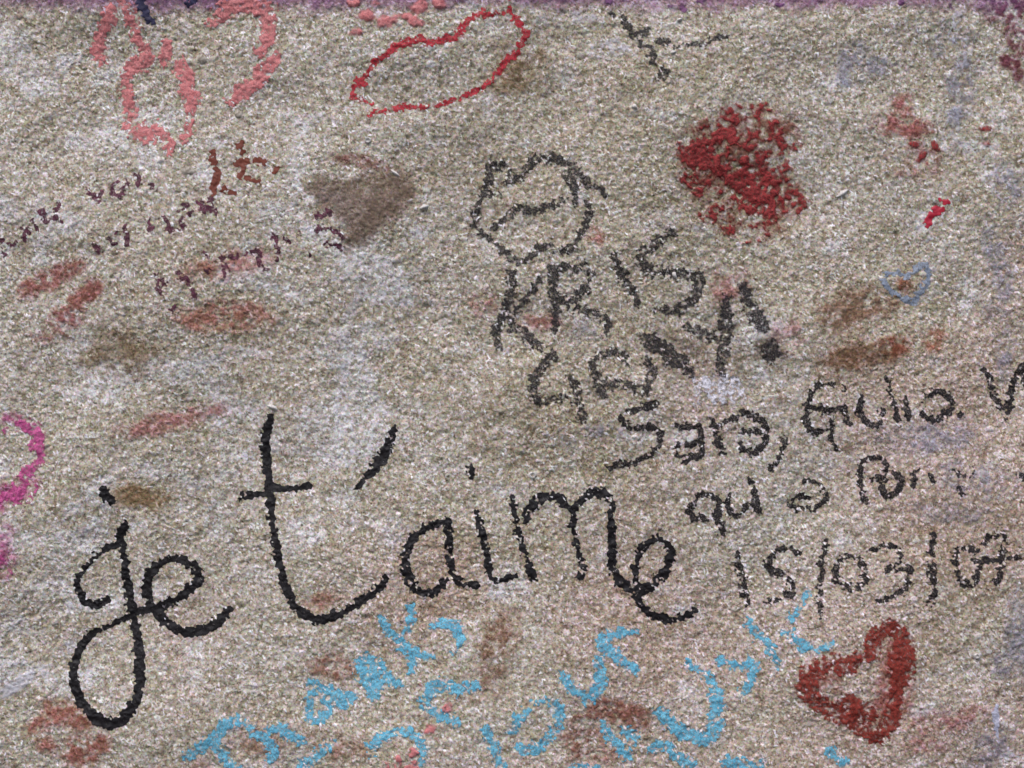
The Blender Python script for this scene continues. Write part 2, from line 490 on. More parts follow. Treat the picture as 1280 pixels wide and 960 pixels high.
def film(name, sl, cov, mat, t, fill=0.5, lump=0.0, parent=None, soft=False, cut=0.22):
    """skin of paint lying on the stone inside the window sl where cov > cut"""
    h = H[sl]; hs = HS[sl]
    z = h + min(t, 0.14)
    if not soft:
        body = np.maximum(0, (hs - h) * fill) + max(t - 0.14, 0) * (1 + lump * ED2[sl] * 0.6 + lump * ED[sl] * 0.4).clip(0.3, None)
        z = z + body * sm(cov, cut, 0.95)
    keep_v = cov > cut
    ny, nx = cov.shape
    k = keep_v[:-1, :-1] | keep_v[1:, :-1] | keep_v[1:, 1:] | keep_v[:-1, 1:]
    f = grid_faces(ny, nx)[k.ravel()]
    if len(f) < 2:
        return None
    used, inv = np.unique(f, return_inverse=True)
    f = inv.reshape(-1, 4)
    c = world_xyz(UU[sl].ravel()[used], VV[sl].ravel()[used], z.ravel()[used])
    if parent is None:
        org = np.array([(c[:, 0].min() + c[:, 0].max()) / 2, c[:, 1].max(), c[:, 2].min()])
        loc = org
    else:
        org = np.array(parent['origin']); loc = np.zeros(3)
        if parent['level'] == 1:
            pass
    me = mesh_from(name, c - org, f)
    a = me.attributes.new('cover', 'FLOAT', 'POINT')
    a.data.foreach_set('value', np.clip(cov.ravel()[used], 0, 1).astype(np.float32))
    me.materials.append(mat)
    o = link(bpy.data.objects.new(name, me))
    o.location = loc
    if parent is not None:
        o.parent = parent['obj']
    return o


def tag(o, label, cat, group=None):
    o['label'] = label; o['category'] = cat
    if group:
        o['group'] = group
    return o


def root(name, u, v, label, cat, group=None):
    e = bpy.data.objects.new(name, None)
    e.empty_display_size = 0.01
    loc = world_xyz(np.array([u]), np.array([v]), np.array([H[int((v - V0) / STEP), int((u - U0) / STEP)]]))[0]
    e.location = loc
    link(e); tag(e, label, cat, group)
    return {'obj': e, 'origin': tuple(loc), 'level': 0}


def under(o, parent):
    """a drawn part that carries sub-parts of its own"""
    return {'obj': o, 'origin': parent['origin'], 'level': 1}


def ink(name, parent, mat, strokes, t=0.25, miss=0.55, rough=0.7, gap=0.0, fill=0.25, lump=0.0, edge=2.2, grow=0.0):
    """felt-tip or chalk strokes: miss = how much the hollows stay bare, gap = larger skips"""
    sl, d = strokes_field(strokes)
    cov = 0.5 + (d + 0.4 + 0.5 * grow + rough * (0.6 * ED[sl] + 1.1 * ED1[sl])) / edge
    cov = np.clip(cov, -0.5, 1.15) + miss * (0.12 * GR[sl] - 0.26 * TN[sl] + 0.12 * ED[sl] + 0.20 * ED1[sl]) + gap * (0.40 * ED2[sl] + 0.32 * ED3[sl]) - 0.22 * miss - 0.16 * gap
    cov = np.where(d < -3.0 - grow, 0, cov)
    return film(name, sl, np.clip(cov, 0, 1), M[mat], t, fill, lump, parent)


def daub(name, parent, mat, spots, t=1.2, thr=0.5, clump=0.5, grain=0.2, fill=0.9, lump=0.6):
    """thick flaking patches: spots are (u, v, ru, rv, angle, weight)"""
    us_ = [s[0] for s in spots]; vs_ = [s[1] for s in spots]; r = max(max(s[2], s[3]) for s in spots) * 1.7
    sl = window(min(us_) - r, min(vs_) - r, max(us_) + r, max(vs_) + r)
    f = np.zeros(UU[sl].shape)
    for u, v, ru, rv, an, wt in spots:
        c, s = math.cos(an), math.sin(an)
        du, dv = UU[sl] - u, VV[sl] - v
        q = ((du * c + dv * s) / ru) ** 2 + ((-du * s + dv * c) / rv) ** 2
        f = np.maximum(f, wt * np.exp(-q * 1.1))
    cov = f + clump * (0.28 * ED2[sl] + 0.16 * ED3[sl]) + grain * (0.4 * GR[sl] + 0.4 * ED[sl])
    cov = np.where(f < 0.12, 0, cov)
    return film(name, sl, np.clip((cov - thr) * 1.15 + 0.5, 0, 1), M[mat], t, fill, lump, parent)


def stain(name, parent, mat, spots, strength=0.85, grain=0.45, clump=0.32, t=0.10, cut=0.08):
    us_ = [s[0] for s in spots]; vs_ = [s[1] for s in spots]; r = max(max(s[2], s[3]) for s in spots) * 1.8
    sl = window(min(us_) - r, min(vs_) - r, max(us_) + r, max(vs_) + r)
    f = np.zeros(UU[sl].shape)
    for u, v, ru, rv, an, wt in spots:
        c, s = math.cos(an), math.sin(an)
        du, dv = UU[sl] - u, VV[sl] - v
        q = ((du * c + dv * s) / ru) ** 2 + ((-du * s + dv * c) / rv) ** 2
        f = np.maximum(f, wt * (1 - sm(np.sqrt(q), 0.15, 1.6)))
    g = f * (1 + grain * 0.7 * GR[sl] + clump * (0.7 * ED2[sl] + 0.6 * ED3[sl]) + 0.25 * ED[sl])
    cov = np.clip(sm(g, 0.02, 1.05) * strength, 0, 1)
    return film(name, sl, cov, mat, t, parent=parent, soft=True, cut=cut)


def poly_stain(name, parent, mat, reg, pts, strength=1.0, t=0.1, feather=7, fillup=True):
    ox, oy, k = REG[reg]
    p = np.array([(ox + x * k, oy + y * k) for x, y in pts])
    sl = window(p[:, 0].min() - 15, p[:, 1].min() - 15, p[:, 0].max() + 15, p[:, 1].max() + 15)
    u = UU[sl] + 2 * ED2[sl]; v = VV[sl] + 2 * ED3[sl]
    ins = np.zeros(u.shape, bool); dmin = np.full(u.shape, 1e9)
    for a_, b_ in zip(p, np.roll(p, -1, 0)):
        cond = ((a_[1] > v) != (b_[1] > v)) & (u < (b_[0] - a_[0]) * (v - a_[1]) / (b_[1] - a_[1] + 1e-9) + a_[0])
        ins ^= cond
        d = b_ - a_; tt = np.clip(((u - a_[0]) * d[0] + (v - a_[1]) * d[1]) / (d @ d), 0, 1)
        dmin = np.minimum(dmin, np.hypot(u - a_[0] - tt * d[0], v - a_[1] - tt * d[1]))
    sd = np.where(ins, dmin, -dmin)
    cov = sm(sd + 2.5 * ED2[sl] + 1.2 * ED[sl], -feather * 0.5, feather) * np.clip(0.85 + 0.12 * ED3[sl] + 0.1 * GR[sl], 0, 1) * strength
    return film(name, sl, np.clip(cov, 0, 1), mat, t, parent=parent, soft=True, cut=0.05)

#@@MARKS@@
# ---- stains of old kisses, thin and greasy
def kiss(name, label, tint, body, opacity, lips, group='faded lipstick kisses on the stone', **kw):
    tint = (tint[0], tint[1] + 4, tint[2] + 12); body = (body[0], body[1] + 6, body[2] + 14)
    mat = stain_material(name + '_grease', lin(*tint), lin(*body), opacity)
    u = sum(s[0] for l in lips for s in l) / sum(len(l) for l in lips)
    v = max(s[1] for l in lips for s in l)
    r = root(name, min(max(u, 0), 1279), min(v, 959), label, 'kiss mark', group)
    for l in lips:
        stain('lip_print', r, mat, [(a_, b_, c_ * 1.15, d_ * 1.3, e_, f_) for a_, b_, c_, d_, e_, f_ in l], **kw)
    return r


kiss('lipstick_kiss', 'faded brick-pink kiss of two slanting lips below the start of the maroon writing', (205, 140, 130), (150, 85, 75), 0.45,
     [[(58, 352, 34, 11, -0.42, 0.9), (90, 338, 20, 9, -0.5, 0.8)], [(92, 383, 38, 12, -0.75, 0.95), (80, 402, 26, 12, -0.3, 0.85), (118, 365, 16, 8, -0.9, 0.75), (60, 420, 26, 9, -0.1, 0.5)]])
kiss('lipstick_kiss', 'pale salmon kiss under the lowest line of maroon writing', (222, 165, 150), (190, 115, 100), 0.35,
     [[(290, 330, 50, 14, -0.15, 0.7), (250, 345, 25, 10, 0, 0.55)], [(288, 395, 44, 15, 0.06, 0.85), (245, 400, 26, 12, 0.2, 0.7), (315, 385, 22, 10, 0, 0.6)]])
kiss('lipstick_kiss', 'dull olive-brown single-lip smudge below the brick-pink kiss', (190, 168, 135), (118, 100, 78), 0.3,
     [[(150, 442, 46, 26, 0.1, 0.85)]])
kiss('lipstick_kiss', 'faint rosy smear above the long black letter t', (226, 170, 165), (190, 110, 110), 0.3,
     [[(225, 522, 40, 11, -0.2, 0.7), (180, 535, 34, 10, -0.1, 0.65), (270, 512, 26, 9, -0.1, 0.45)]])
kiss('lipstick_kiss', 'ochre-brown smudge beside the dot of the black letter j', (200, 172, 132), (140, 110, 78), 0.35,
     [[(178, 622, 36, 13, 0.15, 0.85), (150, 618, 16, 9, 0.4, 0.6)]])
mauve = stain_material('mauve_grease', lin(182, 162, 152), lin(124, 108, 98), 0.8)
r = root('lipstick_kiss', 452, 308, 'large greasy mauve-brown kiss patch at the end of the maroon writing', 'kiss mark', 'faded lipstick kisses on the stone')
poly_stain('lip_print', r, mauve, 'M2', [(690, 240), (750, 175), (880, 165), (960, 130), (1060, 140), (1140, 205), (1150, 260), (1090, 330), (1000, 400), (950, 470), (870, 480), (840, 430), (850, 370), (790, 340), (710, 310)], 0.95, feather=15)
red_st = stain_material('mauve_rim_grease', lin(190, 130, 126), lin(110, 60, 58), 0.5)
stain('smear', r, red_st, [(455, 205, 40, 10, 0.2, 0.6), (500, 265, 22, 8, -0.6, 0.6), (515, 240, 10, 8, 0, 0.6)], strength=0.8)
kiss('lipstick_kiss', 'dusty rose kiss beside the bluish smear, above the crimson dab', (205, 130, 120), (165, 85, 78), 0.4,
     [[(1128, 158, 32, 12, 0.1, 0.9), (1110, 152, 15, 9, 0, 0.6), (1130, 130, 16, 14, 0, 0.55)], [(1140, 195, 48, 14, 0.1, 0.4), (1150, 215, 44, 12, 0, 0.3)]])
kiss('lipstick_kiss', 'wide brown two-lip kiss with an orange end below the grey-blue heart', (192, 158, 130), (128, 92, 72), 0.4,
     [[(1072, 388, 46, 22, -0.2, 0.85), (1115, 375, 24, 16, -0.3, 0.6)], [(1060, 447, 38, 18, -0.15, 0.85), (1095, 440, 36, 15, -0.2, 0.7)]])
org = stain_material('orange_lip_grease', lin(208, 146, 128), lin(168, 100, 84), 0.4)
stain('lip_print', {'obj': bpy.data.objects[[o.name for o in bpy.data.objects if o.get('label', '').startswith('wide brown two-lip')][0]],
                    'origin': tuple([o for o in bpy.data.objects if o.get('label', '').startswith('wide brown two-lip')][0].location), 'level': 0},
      org, [(1122, 432, 22, 13, -0.1, 0.85), (1168, 425, 18, 14, -0.5, 0.7), (1130, 355, 14, 12, 0, 0.5)])
kiss('lipstick_kiss', 'terracotta kiss below the bottom loop of the black letter j', (205, 140, 122), (165, 88, 72), 0.42,
     [[(88, 893, 36, 14, 0.25, 0.8), (50, 905, 22, 11, -0.4, 0.55)], [(108, 935, 28, 17, -0.3, 0.95), (60, 930, 20, 10, 0.3, 0.5)]])
kiss('lipstick_kiss', 'reddish-brown arched kiss between the sky-blue chalk letters', (196, 142, 122), (142, 82, 66), 0.45,
     [[(770, 888, 42, 12, 0.2, 0.95), (735, 893, 26, 9, -0.3, 0.75), (800, 902, 20, 11, 0.3, 0.5)], [(725, 920, 26, 22, 0.2, 0.7), (740, 940, 34, 14, 0, 0.6)]])
kiss('lipstick_kiss', 'brown smear to the right of the chalk letter k, under the black word', (200, 165, 142), (140, 98, 80), 0.38,
     [[(625, 795, 20, 30, 0.5, 0.75), (612, 835, 24, 18, 0.2, 0.55)], [(600, 860, 34, 16, -0.2, 0.45)]])
kiss('lipstick_kiss', 'small russet smear above the chalk letters, below the bowl of the letter t', (208, 160, 138), (158, 98, 82), 0.38,
     [[(418, 832, 26, 14, 0.1, 0.8), (395, 825, 20, 10, 0, 0.5)], [(405, 752, 28, 10, -0.2, 0.5)]])
kiss('lipstick_kiss', 'pinkish-brown blush around the foot of the first chalk letters', (214, 172, 152), (160, 110, 92), 0.3,
     [[(330, 925, 60, 26, 0, 0.4), (420, 930, 54, 20, 0, 0.4)], [(250, 950, 70, 16, 0, 0.4)]])
kiss('lipstick_kiss', 'thin rosy stain to the right of the brick-red heart', (214, 160, 155), (170, 100, 98), 0.3,
     [[(1170, 900, 38, 14, -0.1, 0.6), (1215, 890, 26, 10, 0, 0.4)], [(1155, 930, 30, 12, 0, 0.45)]])
kiss('lipstick_kiss', 'small rosy flush inside the upper bowl of the marker capitals', (222, 160, 150), (185, 105, 95), 0.35,
     [[(672, 402, 26, 10, 0, 0.75)], [(605, 380, 18, 16, 0.2, 0.5)], [(740, 292, 10, 8, 0, 0.6), (750, 300, 8, 7, 0, 0.5)]])
kiss('lipstick_kiss', 'pale pink blush above the faded capital Y beside the exclamation mark', (220, 168, 162), (180, 115, 110), 0.3,
     [[(905, 360, 20, 20, 0, 0.6), (925, 350, 16, 12, 0, 0.55)], [(985, 420, 24, 18, 0, 0.4)]])
kiss('lipstick_kiss', 'brown smudge touching the right end of the red lips outline', (190, 166, 134), (125, 104, 80), 0.3,
     [[(645, 92, 40, 20, -0.4, 0.75), (620, 70, 24, 16, -0.5, 0.45)]])

# ---- bluish and lilac smears
lil = stain_material('lilac_wash', lin(222, 224, 238), lin(164, 166, 188), 0.6)
r = root('lilac_smear', 1255, 470, 'long lilac-blue wash running down the stone right of the grey-blue heart', 'paint smear', 'lilac paint smears')
for l in ([(1255, 230, 26, 30, 0, 0.6), (1245, 310, 16, 34, -0.2, 0.85), (1255, 350, 14, 30, 0, 0.8)], [(1245, 395, 16, 26, 0, 0.6), (1258, 440, 12, 40, 0, 0.55)]):
    stain('smear', r, lil, l)
r = root('lilac_smear', 1262, 850, 'faint lilac-blue speckled wash right of the brick-red heart', 'paint smear', 'lilac paint smears')
for l in ([(1270, 790, 20, 60, 0, 0.6), (1255, 830, 22, 20, 0, 0.7)], [(1240, 930, 26, 24, 0, 0.6), (1225, 950, 22, 14, 0, 0.6)]):
    stain('smear', r, lil, l)
r = root('lilac_smear', 1110, 130, 'pale blue-grey cloud of paint above the dusty rose kiss', 'paint smear', 'lilac paint smears')
for l in ([(1065, 78, 20, 26, 0.4, 0.8), (1060, 100, 16, 14, 0, 0.7), (1095, 85, 20, 18, 0, 0.5)], [(1190, 55, 36, 26, 0, 0.5), (1200, 100, 24, 34, -0.2, 0.65), (1195, 140, 20, 18, 0, 0.6)]):
    stain('smear', r, lil, l)
r = root('lilac_smear', 1180, 600, 'whitish lilac veil around the second line of the thin pen message', 'paint smear', 'lilac paint smears')
for l in ([(1180, 545, 70, 26, -0.1, 0.55), (1120, 545, 36, 14, -0.2, 0.45)], [(1215, 600, 60, 26, 0.2, 0.55), (1190, 640, 60, 18, 0, 0.4)]):
    stain('smear', r, lil, l)
tag(ink('paint_drip', None, 'lilac', [S('N7', [3, 9, 4, 3], (570, 630), (568, 690), (572, 760), (578, 800))], 0.6, 0.3, 0.5, fill=0.7),
    'thick lilac-white paint drip near the speckled wash right of the brick-red heart', 'paint drip')
wst = stain_material('white_scuff', lin(254, 254, 255), lin(222, 220, 232), 1.15)
hatch = [S('P', 4.0, (868 + 6.2 * k + random.uniform(-2, 2), 471 + random.uniform(-2, 3)), (871 + 6.2 * k + random.uniform(-2, 2), 496 + random.uniform(-5, 8))) for k in range(10)]
tag(ink('chalk_scuff', None, 'white', hatch, 0.14, 1.0, 1.2, 0.2, 0.1, 0, 6, 1.5),
    'bright white chalky scuff between the capital Y and the thin pen name', 'scuff', 'white scuffs')
tag(stain('chalk_scuff', None, wst, [(1192, 38, 7, 34, 0.25, 0.55), (1206, 70, 6, 40, -0.2, 0.5), (1196, 148, 8, 30, 0.1, 0.55)], grain=0.9, clump=0.6, strength=0.8),
    'thin pale upright streak running down between the two clouds of blue-grey paint', 'scuff', 'white scuffs')
tag(stain('chalk_scuff', None, wst, [(440, 390, 10, 60, 0.35, 0.5), (425, 470, 10, 50, 0.2, 0.45)], grain=0.9, clump=0.6, strength=0.4),
    'long faint whitish streak above the apostrophe of the cursive words', 'scuff', 'white scuffs')
tag(stain('chalk_scuff', None, wst, [(745, 60, 34, 10, -0.2, 0.6), (770, 68, 26, 9, -0.2, 0.55), (735, 22, 40, 9, 0, 0.45)], grain=0.9, clump=0.6),
    'whitish scuff left of the black scrawl, right of the red lips outline', 'scuff', 'white scuffs')
tag(stain('chalk_scuff', None, wst, [(30, 850, 60, 9, -0.6, 0.55), (80, 815, 30, 8, -0.8, 0.6)], grain=0.9, clump=0.5),
    'slanting white scuff to the left of the bottom loop of the letter j', 'scuff', 'white scuffs')
tag(stain('chalk_scuff', None, lil, [(755, 540, 30, 14, 0, 0.5), (700, 545, 30, 12, 0, 0.45)], grain=0.8, clump=0.6),
    'pale lilac scuff under the marker capitals, left of the thin pen name', 'scuff', 'white scuffs')
tag(stain('chalk_scuff', None, lil, [(735, 420, 24, 30, 0.3, 0.6)], strength=0.45, grain=0.8, clump=0.6),
    'pale lilac scuff between the upper and lower rows of marker capitals', 'scuff', 'white scuffs')

# ---- purple edge along the top of the block
pst = stain_material('purple_wash', lin(222, 180, 220), lin(146, 100, 146), 0.95)
sl = window(-24, -24, 1304, 40)
f = 0.9 * sm(7 - VV[sl] + 3.0 * ED3[sl] + 2.2 * ED2[sl] + 1.5 * ED[sl] + 5 * (spot(300, 0, 130, 30) + spot(1270, 10, 40, 60))[sl], -16, 18)
r = root('paint_band', 640, 4, 'purple paint wash along the upper edge of the stone', 'paint band')
film('wash', sl, np.clip(f * (0.85 + 0.16 * GR[sl]), 0, 1), pst, 0.16, parent=r, soft=True, cut=0.06)
for u0_, u1_, v0_, v1_ in ((-420, U0 + 1, -70, 22), (U1 - 1, 1700, -70, 22), (U0 + 1, U1 - 1, -70, V0 + 1)):
    pu_, pv_ = np.meshgrid(np.linspace(u0_, u1_, max(2, int((u1_ - u0_) / 4))), np.linspace(v0_, v1_, max(2, int((v1_ - v0_) / 4))))
    cv_ = 0.8 * sm(7 - pv_ + 3 * np.sin(pu_ / 9) + 2 * np.sin(pu_ / 3.7 + pv_), -16, 18) * sm(pv_ + 3 * np.sin(pu_ / 13), -66, -50)
    c_ = world_xyz(pu_, pv_, outer_height(pu_, pv_) + 3.2).reshape(-1, 3) - np.array(r['origin'])
    me_ = mesh_from('wash', c_, grid_faces(*pu_.shape))
    at_ = me_.attributes.new('cover', 'FLOAT', 'POINT'); at_.data.foreach_set('value', cv_.ravel().astype(np.float32))
    me_.materials.append(pst)
    w_ = link(bpy.data.objects.new('wash', me_)); w_.parent = r['obj']
for f_ in ((1125, 6, 6, 5, 0, .9), (874, 3, 8, 5, 0, 1), (853, 14, 6, 6, 0, .9), (836, 10, 6, 4, 0, .8), (974, 8, 7, 4, 0, .8), (760, 4, 5, 4, 0, .8), (1188, 8, 5, 6, 0, .9)):
    daub('fleck', r, 'purple', [f_], 0.7)
dst = stain_material('dark_purple_wash', lin(158, 92, 110), lin(104, 48, 62), 0.7)
r = root('corner_stain', 1272, 96, 'dark wine-red stain hanging from the purple band above the long lilac wash', 'paint smear')
stain('smear', r, dst, [(1272, 12, 36, 26, 0, 1), (1276, 45, 20, 24, 0, 0.75)], grain=0.5)
stain('smear', r, dst, [(1265, 78, 18, 12, 0.3, 0.75), (1278, 95, 14, 10, 0, 0.7)], grain=0.6)

# ---- flaking pink lettering
r = root('pink_inscription', 220, 190, 'flaking salmon-pink painted letters hanging from the purple band', 'graffiti')
ink('letter', r, 'pink', [S('N1', [12, 10, 14], (215, 40), (215, 110), (165, 180), (150, 250), (150, 325)), S('N1', [12, 13, 9], (290, 20), (330, 80), (350, 150), (365, 200))], 0.6, 0.8, 1.3, 0.45, 0.15, 0.8, 6, 4.0)
ink('letter', r, 'pink', [S('N1', [12, 20, 15, 9, 10, 16, 22, 22, 16], (390, 250), (420, 330), (350, 360), (300, 430), (295, 520), (320, 620), (340, 690), (390, 750), (440, 780)),
                          S('N1', [14, 12, 12], (470, 730), (530, 790), (560, 850)), S('N1', [8, 12], (540, 260), (510, 340)),
                          S('N1', [14, 17, 9, 14, 13], (610, 370), (660, 430), (650, 500), (690, 570), (680, 620)), S('N1', [8, 10, 7], (675, 700), (660, 750), (645, 790))], 0.6, 0.8, 1.3, 0.45, 0.15, 0.8, 6, 4.0)
ink('letter', r, 'pink', [S('N1', [12, 18, 20, 22, 20, 20, 17], (790, 120), (860, 80), (930, 35), (1040, 30), (1115, 60), (1120, 150), (1110, 235)), S('N1', 9, (1080, 300)),
                          S('N1', [11, 17, 18, 16, 13], (1165, 345), (1085, 420), (1020, 490), (950, 540), (890, 565))], 0.6, 0.8, 1.3, 0.42, 0.15, 0.8, 6, 4.0)
tag(daub('paint_flake_patch', None, 'pink', [(444, 9, 9, 9, 0, .9), (458, 22, 13, 8, .4, .9), (443, 44, 10, 7, 0, .9), (486, 33, 12, 8, 0, .8), (508, 25, 14, 5, .1, .9), (530, 14, 15, 10, -.3, .95), (524, 33, 15, 6, .1, .9), (548, 9, 9, 7, 0, .8), (470, 8, 10, 5, 0, .6)], 1.4, 0.55, 0.6),
    'scattered salmon-pink paint flakes above the left end of the red lips outline', 'paint patch')

# ---- magenta loop
r = root('magenta_loop', 24, 640, 'bright magenta half loop painted left of the dot of the letter j', 'graffiti')
ink('stroke', r, 'magenta', [S('M6', [8, 13, 17, 15, 10], (40, 200), (130, 170), (215, 190), (250, 250), (235, 310)), S('M6', [7, 11, 14, 9], (260, 340), (270, 390), (210, 460), (160, 490))], 0.8, 0.5, 1.0, 0.35, 0.3, 0.8, 5, 2.8)
ink('stroke', r, 'magenta', [S('M6', [14, 13, 9], (165, 540), (145, 590), (120, 660)), S('M6', [13, 12, 10], (90, 595), (30, 640), (-20, 680)), S('M6', [5, 7], (255, 580), (220, 650))], 0.7, 0.6, 1.0, 0.35, 0.3, 0.8, 5, 2.8)
mst = stain_material('magenta_wash', lin(226, 140, 190), lin(196, 84, 148), 0.5)
stain('smear', r, mst, [(15, 528, 18, 12, 0, .8)])
stain('smear', r, mst, [(28, 610, 26, 16, -.3, .7), (5, 620, 14, 22, 0, .7)])
r = root('magenta_smear', 8, 718, 'smaller magenta smear left of the hook of the letter j', 'paint smear')
stain('smear', r, mst, [(4, 700, 20, 22, 0, .95), (10, 665, 16, 14, 0, .5)])
daub('daub', r, 'magenta', [(6, 700, 14, 13, .3, .9), (12, 712, 10, 7, 0, .8)], 0.9, 0.6, 0.6, 0.4)

# ---- navy mark, rust letters, crimson dab
r = root('navy_scrawl', 182, 36, 'short navy-blue scrawl between the pink painted letters', 'graffiti')
ink('stroke', r, 'navy', [S('N1', [12, 11, 9, 5], (385, -20), (405, 40), (425, 100), (465, 130))], 0.7, 0.55, 1, 0.2, 0.6, 0.4)
ink('stroke', r, 'navy', [S('N1', 6, (665, 30), (700, 10))], 0.5, 0.8, 1, 0.3, 0.6, 0.4)
r = root('rust_inscription', 290, 248, 'small rust-brown painted strokes above the middle of the maroon writing', 'graffiti')
ink('letter', r, 'rust', [S('M2', [5, 8, 8, 10, 9, 4], (290, 65), (298, 110), (303, 140), (312, 170), (300, 205), (297, 245)), S('M2', [7, 9, 5], (340, 225), (358, 235), (380, 245))], 0.2, 0.45, 1.0, 0.1, 0.2, 0.4)
ink('letter', r, 'rust', [S('M2', 6, (395, 45), (415, 40)), S('M2', 7, (420, 72)), S('M2', [6, 11, 7], (390, 115), (420, 118), (440, 108)), S('M2', 6, (428, 135), (408, 180)), S('M2', 6, (440, 180), (460, 195), (488, 197))], 0.2, 0.5, 1.0, 0.15, 0.2, 0.4)
ink('letter', r, 'rust', [S('M2', 8, (480, 105), (510, 112)), S('M2', 5, (570, 130), (548, 155))], 0.2, 0.45, 1.0, 0.1, 0.2, 0.4)
tag(ink('crimson_dab', None, 'crimson', [S('N5', [8, 9, 11, 10], (735, 315), (750, 270), (775, 245), (810, 235)), S('N5', [4, 9, 5], (800, 165), (820, 185), (848, 188))], 0.6, 0.2, 0.9, 0.1, 0.6, 0.3),
    'small glossy crimson dab above the grey-blue heart', 'paint dab')

# ---- maroon writing, three broken lines
r = root('maroon_inscription', 200, 380, 'three broken slanting lines of small maroon pen writing left of the mauve-brown kiss', 'graffiti')
K = dict(t=0.16, miss=0.8, rough=1.1, gap=0.12, grow=1.0, edge=3)


def written_line(parent, mat, letters, kw, first='line_of_writing'):
    """a line is its first letter's mesh with the other letters under it"""
    e = bpy.data.objects.new(first, None); e.empty_display_size = 0.005
    link(e); e.parent = parent['obj']
    p = {'obj': e, 'origin': parent['origin'], 'level': 1}
    for l in letters:
        ink('letter', p, mat, l, **kw)


written_line(r, 'maroon', [
    [S('M1', 5, (8, 455), (14, 490), (22, 515))], [S('M1', 5, (50, 480), (85, 455))], [S('M1', 5.5, (125, 440), (130, 390), (150, 400))],
    [S('M1', 5, (175, 355), (195, 385))], [S('M1', 5, (225, 305), (245, 350), (275, 335), (310, 350))], [S('M1', 5, (305, 255), (290, 290))],
    [S('M1', 4.5, (445, 200), (480, 225), (505, 255)), S('M1', 4, (500, 230), (515, 200))], [S('M1', 4, (585, 155), (560, 180), (575, 220), (605, 215), (620, 190))],
    [S('M1', 6, (632, 158)), S('M1', 5.5, (690, 105), (697, 140), (685, 165))], [S('M1', 5, (765, 170), (770, 190))]], K)
written_line(r, 'maroon', [
    [S('M1', 6, (490, 470), (505, 500))], [S('M1', 5.5, (560, 440), (580, 460))], [S('M1', 4.5, (603, 410)), S('M1', 4.5, (640, 380), (642, 410), (648, 470))],
    [S('M1', 6, (748, 350), (755, 380), (770, 405))], [S('M1', 5, (820, 335), (845, 350), (850, 400), (870, 390))], [S('M1', 5.5, (900, 295), (945, 270))],
    [S('M1', 6, (905, 345), (930, 350), (915, 385)), S('M1', 5, (955, 310))], [S('M1', 5, (1010, 260), (1030, 300), (1060, 290), (1085, 310)), S('M1', 4, (1060, 240), (1070, 270))]], K)
written_line(r, 'maroon', [
    [S('M2', 5, (62, 590), (72, 630), (80, 668)), S('M2', 4, (72, 610), (100, 625))], [S('M2', 5, (160, 575), (182, 590), (170, 610)), S('M2', 3.5, (185, 600), (205, 640), (222, 685))],
    [S('M2', 5, (262, 495), (278, 512)), S('M2', 4.5, (272, 572))], [S('M2', 4, (328, 520), (360, 512), (395, 508)), S('M2', 5, (340, 540), (347, 585))],
    [S('M2', 4.5, (440, 492), (480, 488), (490, 520), (497, 555), (520, 570))], [S('M2', 5.5, (550, 430), (562, 455), (568, 490), (572, 520))],
    [S('M2', 3.5, (605, 440), (620, 455)), S('M2', 3.5, (660, 405))], [S('M2', 5.5, (742, 350), (785, 330)), S('M2', 4.5, (738, 395), (790, 395), (840, 430)), S('M2', 5, (775, 455), (830, 470))],
    [S('M2', 5.5, (133, 732))], [S('M2', 3.5, (700, 500))]], K)

# ---- red outline of lips
tag(ink('lips_outline', None, 'red_ink', [S('N2', [6, 8, 9, 8, 6, 9, 10, 8, 6, 6], (180, 445), (220, 385), (280, 340), (340, 292), (410, 266), (490, 248), (525, 278), (580, 255), (660, 240), (715, 195), (745, 130), (810, 88), (880, 95), (950, 82), (990, 75)),
                                        S('N2', [5, 6, 10, 9, 9, 8, 6, 6, 7, 5, 7, 5, 5], (990, 0), (995, 85), (1040, 130), (1085, 180), (1070, 230), (1030, 310), (980, 360), (930, 420), (870, 480), (820, 522), (750, 550), (680, 575), (600, 600), (540, 622), (480, 630), (410, 628), (330, 636), (260, 648), (200, 658)),
                                        S('N2', [4, 6, 7, 6, 7], (215, 605), (150, 580), (95, 545), (110, 500), (175, 485), (120, 465))], 0.3, 0.75, 1.0, 0.2),
    'red pen outline of a pair of lips below the purple band', 'graffiti')

# ---- thick red kiss
r = root('red_kiss', 935, 300, 'thick crumbly red lipstick kiss with two dense patches above the exclamation mark', 'kiss mark')
daub('lip_print', r, 'red', [(876, 194, 24, 24, .2, 1.25), (900, 170, 20, 14, -.4, .72), (915, 172, 16, 8, -.4, .66), (862, 190, 12, 16, 0, .8)], 0.7, 0.46, 0.8, 0.6, 0.25)
daub('lip_print', r, 'red', [(942, 242, 35, 32, .3, 1.3), (960, 222, 18, 14, .3, .7), (970, 212, 18, 10, -.3, .74), (952, 200, 12, 9, 0, .75), (908, 210, 9, 8, .4, .85)], 0.7, 0.46, 0.8, 0.6, 0.25)
daub('crumb', r, 'red', [(930, 150, 46, 20, .1, .48), (950, 175, 40, 18, .3, .5), (980, 184, 20, 9, 0, .6), (938, 142, 20, 5, .4, .6), (885, 230, 26, 18, .2, .5), (900, 268, 28, 10, -.1, .58), (930, 285, 30, 18, .3, .5), (985, 250, 34, 16, .2, .42), (860, 225, 16, 14, 0, .45), (955, 136, 10, 6, 0, .6), (968, 148, 8, 5, .6, .55)], 0.6, 0.66, 0.95, 0.8, 0.25)
rst = stain_material('red_kiss_grease', lin(180, 122, 110), lin(126, 72, 62), 0.8)
stain('smear', r, rst, [(885, 200, 44, 50, 0, .75), (940, 245, 62, 52, .2, .8), (935, 165, 62, 34, 0, .7)], strength=0.9)
